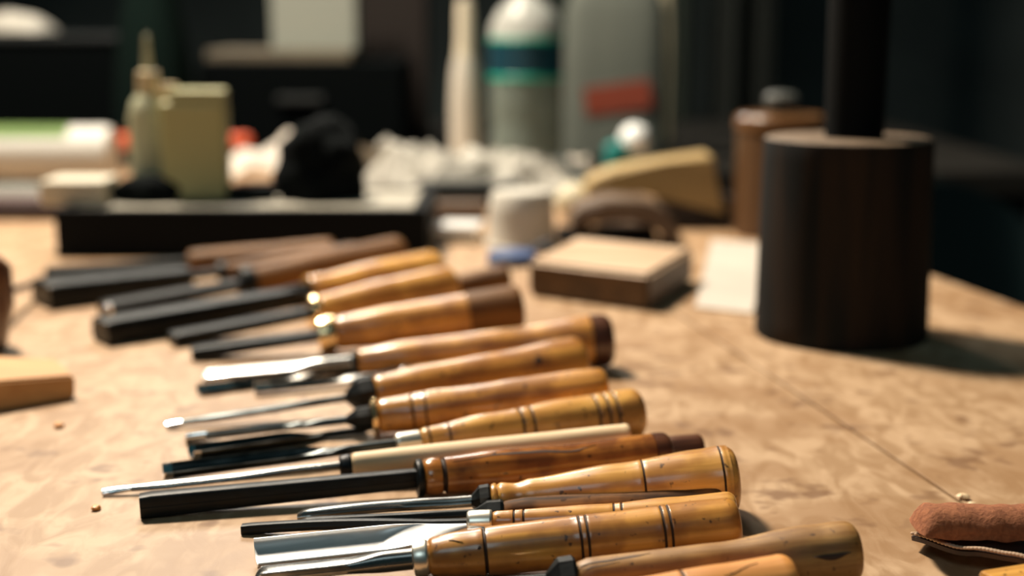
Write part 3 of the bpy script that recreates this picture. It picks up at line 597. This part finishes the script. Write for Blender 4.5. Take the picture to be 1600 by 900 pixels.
# left part of the counter: cases, carton, cloths
def cbox(name, label, cat, px0, px1, py0, py1, y, dep, m, z=None, bev=0.004, kids=()):
    p0 = D(px0, py1, y); p1 = D(px1, py0, y); zb = p0.z if z is None else z
    c = Vector(((p0.x+p1.x)/2, y+dep/2, zb)); sz = (p1.x-p0.x, dep, p1.z-zb)
    r = thing(name, label, cat, c); obj('body', box(sz, (0, 0, sz[2]/2), bev), m, r)
    return r, sz, c
CT = TZ-0.01
r, sz, c = cbox('black_case', 'long black case on the counter under a beige board', 'case', 312, 628, 96, 200, 2.45, 0.24, BLK2, z=CT)
obj('handle', box((0.08, 0.012, 0.014), (0, -sz[1]/2-0.006, sz[2]*0.6), 0.004), mat('case_handle', (0.008, 0.011, 0.012), 0.6), r)
top = c.z+sz[2]
BEIGE = noisy('beige_board', (0.17, 0.145, 0.10), (0.12, 0.10, 0.07), (9, 9, 9), (0.6, 0.7))
p0 = D(318, 90, 2.45); p1 = D(545, 90, 2.45)
o = obj('beige_board', box((p1.x-p0.x, 0.20, 0.018), (0, 0, 0.009), 0.002), BEIGE, loc=((p0.x+p1.x)/2, 2.57, top)); tag(o, 'beige board lying on the long black case', 'board')
p0 = D(424, 80, 2.55); p1 = D(556, 80, 2.55)
root = thing('white_carton', 'upright pale grey white carton standing on the beige board', 'carton', ((p0.x+p1.x)/2, 2.60, top+0.018))
obj('box', box((p1.x-p0.x, 0.09, 0.20), (0, 0, 0.10), 0.002), mat('pale_carton', (0.30, 0.32, 0.28), 0.6), root); obj('flap', box((p1.x-p0.x, 0.002, 0.04), (0, -0.047, 0.18), 0.0005), mat('carton_flap', (0.32, 0.34, 0.30), 0.6), root)
p0 = D(575, 60, 2.55); p1 = D(650, 60, 2.55)
r, sz2, c2 = cbox('brown_box', 'tall dark brown box beside the pale carton', 'box', 565, 665, -60, 110, 2.75, 0.1, mat('dark_brown_card', (0.012, 0.007, 0.005), 0.9), z=CT)
obj('lid', box((sz2[0]*1.02, sz2[1]*1.02, 0.02), (0, 0, sz2[2]+0.01), 0.002), mat('brown_lid', (0.04, 0.02, 0.013), 0.8), r)
p0 = D(430, 182, 2.1); p1 = D(622, 182, 2.1)
o = obj('wooden_batten', box((p1.x-p0.x, 0.06, 0.024), (0, 0, 0.012), 0.002), BEIGE, loc=((p0.x+p1.x)/2, 2.30, CT)); tag(o, 'narrow beige batten in front of the long black case', 'board')
r, sz, c = cbox('black_crate', 'tall black crate at the back left corner', 'crate', -40, 180, 52, 200, 2.5, 0.3, BLK2, z=CT)
obj('rim', box((sz[0]*1.03, sz[1]*1.03, 0.012), (0, 0, sz[2]-0.008), 0.003), mat('crate_rim', (0.012, 0.016, 0.018), 0.6), r)
ctop = c.z+sz[2]
p = D(10, 50, 2.52)
def pillow(a, b, h, nu=28, nv=18, s=1.0):
    return sheet(lambda u, v: (-a/2+a*u, -b/2+b*v, 0.002+h*(math.sin(math.pi*min(1, max(0, u)))**0.4)*(math.sin(math.pi*v)**0.5)*(0.85+0.3*noise.noise(Vector((u*4*s, v*3, 4))))), nu, nv, 0.002)
o = obj('folded_towel', pillow(0.135, 0.12, 0.040), CLOTH, loc=(D(-8, 40, 2.52).x, 2.60, ctop)); tag(o, 'pale folded towel on the black crate, top left corner', 'towel')
DGT = mat('dark_green_cloth', (0.004, 0.010, 0.0085), 0.95, Specular_IOR_Level=0.05)
c = onc(245, 2.36)
o = obj('dark_bag', lathe([(0, 0.05), (0.01, 0.063), (0.10, 0.068), (0.2, 0.055), (0.26, 0.045), (0.30, 0.04), (0.301, 0)], 40, wob=lambda s, a: 1+0.14*noise.noise(Vector((math.cos(a)*1.6, math.sin(a)*1.6, s*14)))), DGT, loc=c); tag(o, 'slouched dark green cloth bag behind the cream bottles', 'bag')

# ------------------------------------------------------------------ black tray with bottles, left middle
BT = mat('black_tray', (0.0015, 0.0025, 0.0035), 0.75, Specular_IOR_Level=0.15)
p0 = G(88, 402); p1 = G(668, 402); y0 = p0.y; hT = D(300, 327, y0).z-TZ; dT = 0.18
cx = (p0.x+p1.x)/2; root = thing('sharpening_tray', 'long black tray box with beige stone top, behind the tools', 'tray', (cx, y0+dT/2, TZ), 0.0)
Lx = p1.x-p0.x
for (sz_, cc, nm) in (((Lx, 0.012, hT), (0, -dT/2+0.006, hT/2), 'side'), ((Lx, 0.012, hT), (0, dT/2-0.006, hT/2), 'side'), ((0.012, dT-0.026, hT), (-Lx/2+0.006, 0, hT/2), 'side'), ((0.012, dT-0.026, hT), (Lx/2-0.006, 0, hT/2), 'side')):
    obj(nm, box(sz_, cc, 0.002), BT, root)
obj('stone', box((Lx-0.028, dT-0.028, hT-0.001), (0, 0, (hT-0.001)/2), 0.002), noisy('beige_stone', (0.40, 0.37, 0.30), (0.28, 0.26, 0.21), (12, 12, 12), (0.6, 0.75)), root)
top = TZ+hT
def ontray(px, dy): return Vector((D(px, 300, y0+dy).x, y0+dy, top))
c = ontray(125, 0.055)
o = obj('cream_block', box((0.062, 0.06, 0.024), (0, 0, 0.012), 0.004), mat('cream_soap', (0.58, 0.53, 0.42), 0.6), loc=c); tag(o, 'cream soap like block on the left end of the tray', 'block')
OLV = mat('olive_yellow_plastic', (0.40, 0.385, 0.185), 0.5); CRM = mat('cream_bottle_plastic', (0.44, 0.45, 0.31), 0.45)
c = ontray(240, 0.095); y = c.y; q = y/F
lathething('oil_bottle', 'cream squeeze bottle with thin nozzle standing on the black tray', 'bottle', c, [
  ('body', [(0, 0.016), (0.003, 0.021), (0.080, 0.0215), (0.096, 0.017), (0.104, 0.010)], CRM),
  ('cap', [(0.104, 0.0115), (0.124, 0.0105), (0.126, 0.005)], mat('tan_cap', (0.55, 0.45, 0.28), 0.5)),
  ('nozzle', [(0.126, 0.0048), (0.160, 0.0022), (0.161, 0)], CRM)])
c = ontray(309, 0.075)
root = thing('oil_can', 'squat olive yellow square bottle beside the cream squeeze bottle', 'bottle', c, 0.08)
obj('body', box((0.064, 0.040, 0.098), (0, 0, 0.049), 0.006, 3), OLV, root)
obj('shoulder', box((0.056, 0.034, 0.012), (0.004, 0, 0.1025), 0.004), OLV, root)
obj('cap', lathe([(0.098, 0.0095), (0.113, 0.009), (0.114, 0)], 24, c=(-0.024, 0, 0)), mat('tan_cap_2', (0.55, 0.44, 0.26), 0.5), root)
def lump(nm, lab, cat, c, a, b, h, m, seed, sub=4):
    bm = bmesh.new(); bmesh.ops.create_icosphere(bm, subdivisions=sub, radius=1)
    for v in bm.verts:
        f = 1+0.22*noise.noise(v.co*1.8+Vector((seed, 0, 0)))+0.07*noise.noise(v.co*5+Vector((seed, 0, 0))); v.co = Vector((v.co.x*a*f, v.co.y*b*f, max(-0.5, v.co.z)*h*f/1.5+h*0.34))
    o = obj(nm, bm, m, loc=c); return tag(o, lab, cat)
BLKC = noisy('black_rag', (0.004, 0.006, 0.0065), (0.001, 0.002, 0.0025), (60, 60, 60), (0.85, 0.95), Specular_IOR_Level=0.08)
lump('black_rag', 'big bunched black rag on the right half of the tray', 'rag', ontray(498, 0.09), 0.047, 0.042, 0.078, BLKC, 3)
lump('black_rag', 'small flat black rag in front of the cream squeeze bottle', 'rag', ontray(228, 0.055), 0.034, 0.014, 0.026, BLKC, 11)
o = obj('black_strop', box((0.050, 0.03, 0.014), (0, 0, 0.007), 0.004), BLKC, loc=ontray(392, 0.075)); tag(o, 'low black strop between the olive bottle and the big black rag', 'strop')
# white papers heaped behind the tray, orange handle tool behind the bottles
c = G(400, 296)
o = obj('paper_wrapping', sheet(lambda u, v: (-0.06+0.14*u, 0.10*v, 0.004+0.075*math.sin(math.pi*(0.15+0.75*v))*(0.4+0.6*u)*(1+0.4*noise.noise(Vector((u*5, v*5, 9))))), 24, 18, 0.001), PAPER, loc=c+Vector((0.01, 0.02, 0))); tag(o, 'cream paper wrapping rising behind the big black rag', 'paper')
root = thing('pruning_saw', 'orange red handled saw lying behind the cream bottles', 'saw', G(270, 268))
ORG = mat('orange_red_plastic', (0.62, 0.085, 0.02), 0.45)
yq = root.location.y; q = yq/F
bm = box((250*q, 0.03, 0.022), (0, 0, 0.044), 0.008); obj('handle', bm, ORG, root)
for sx in (-1, 1): obj('foot', box((0.02, 0.03, 0.034), (sx*100*q, 0, 0.017), 0.004), BLK2, root)

# white rolled paper pad at the left edge
c = G(20, 285)
root = thing('paper_roll', 'thick white paper roll with green edge lying at the left', 'paper roll', c)
y = c.y; q = y/F; rr = 44*q
bm = lathe([(-0.20, rr*0.99), (0.090, rr), (0.1, rr*0.93), (0.102, rr*0.4), (0.1021, 0)], 48, axis='X', c=(0.04, 0.0, rr)); obj('roll', bm, mat('white_roll', (0.58, 0.57, 0.53), 0.7), root)
bm = bmesh.new(); n = 24; A_ = []; B_ = []
for i in range(n+1):
    a = math.radians(70+70*i/n*1.0); A_.append(bm.verts.new((-0.16, math.cos(a)*rr*1.03, rr+math.sin(a)*rr*1.03))); B_.append(bm.verts.new((0.085, math.cos(a)*rr*1.015, rr+math.sin(a)*rr*1.015)))
for i in range(n): bm.faces.new((A_[i], A_[i+1], B_[i+1], B_[i]))
bmesh.ops.solidify(bm, geom=bm.faces[:], thickness=-0.0015)
obj('green_edge', bm, mat('green_strip', (0.22, 0.36, 0.10), 0.6), root)
c = G(30, 312)
o = obj('grey_cloth', pillow(0.22, 0.07, 0.016), mat('grey_cloth', (0.17, 0.17, 0.15), 0.9), loc=c+Vector((0, 0.03, 0))); tag(o, 'flat grey cloth in front of the white paper roll', 'cloth')
c = G(20, 345); root = thing('leather_case', 'flat dark reddish leather case at the left, in front of the grey cloth', 'case', c)
obj('case_body', box((0.115, 0.06, 0.018), (-0.0, 0.03, 0.009), 0.004), mat('dark_case_leather', (0.035, 0.015, 0.014), 0.6), root)
obj('flap', box((0.112, 0.05, 0.004), (-0.0, 0.034, 0.0202), 0.0015), mat('case_flap_leather', (0.09, 0.05, 0.045), 0.6), root)

# stool with a rounded back, almost lost in the dark on the right
DT = mat('dark_teal_plastic', (0.006, 0.022, 0.023), 0.6)
xs = D(1600, 350, 1.75).x
root = thing('dark_chair', 'dark teal rounded chair back barely visible beyond the right bench edge', 'chair', (xs, 1.75, 0), 0.3)
obj('seat', box((0.42, 0.42, 0.04), (0, 0, 0.45), 0.018, 4), DT, root)
bm = bmesh.new()
def backf(u, v):
    a = math.pi*(0.12+0.76*u); return (0.2*math.cos(a)*-1, 0.20-0.05*math.sin(a)*-1, 0.45+v*(0.28+0.13*math.sin(a)))
obj('backrest', sheet(backf, 24, 8, 0.012), DT, root)
for sx in (-1, 1):
    for sy in (-1, 1): obj('leg', lathe([(0, 0.013), (0.435, 0.016)], 12, c=(sx*0.17, sy*0.17, 0)), BLK2, root)
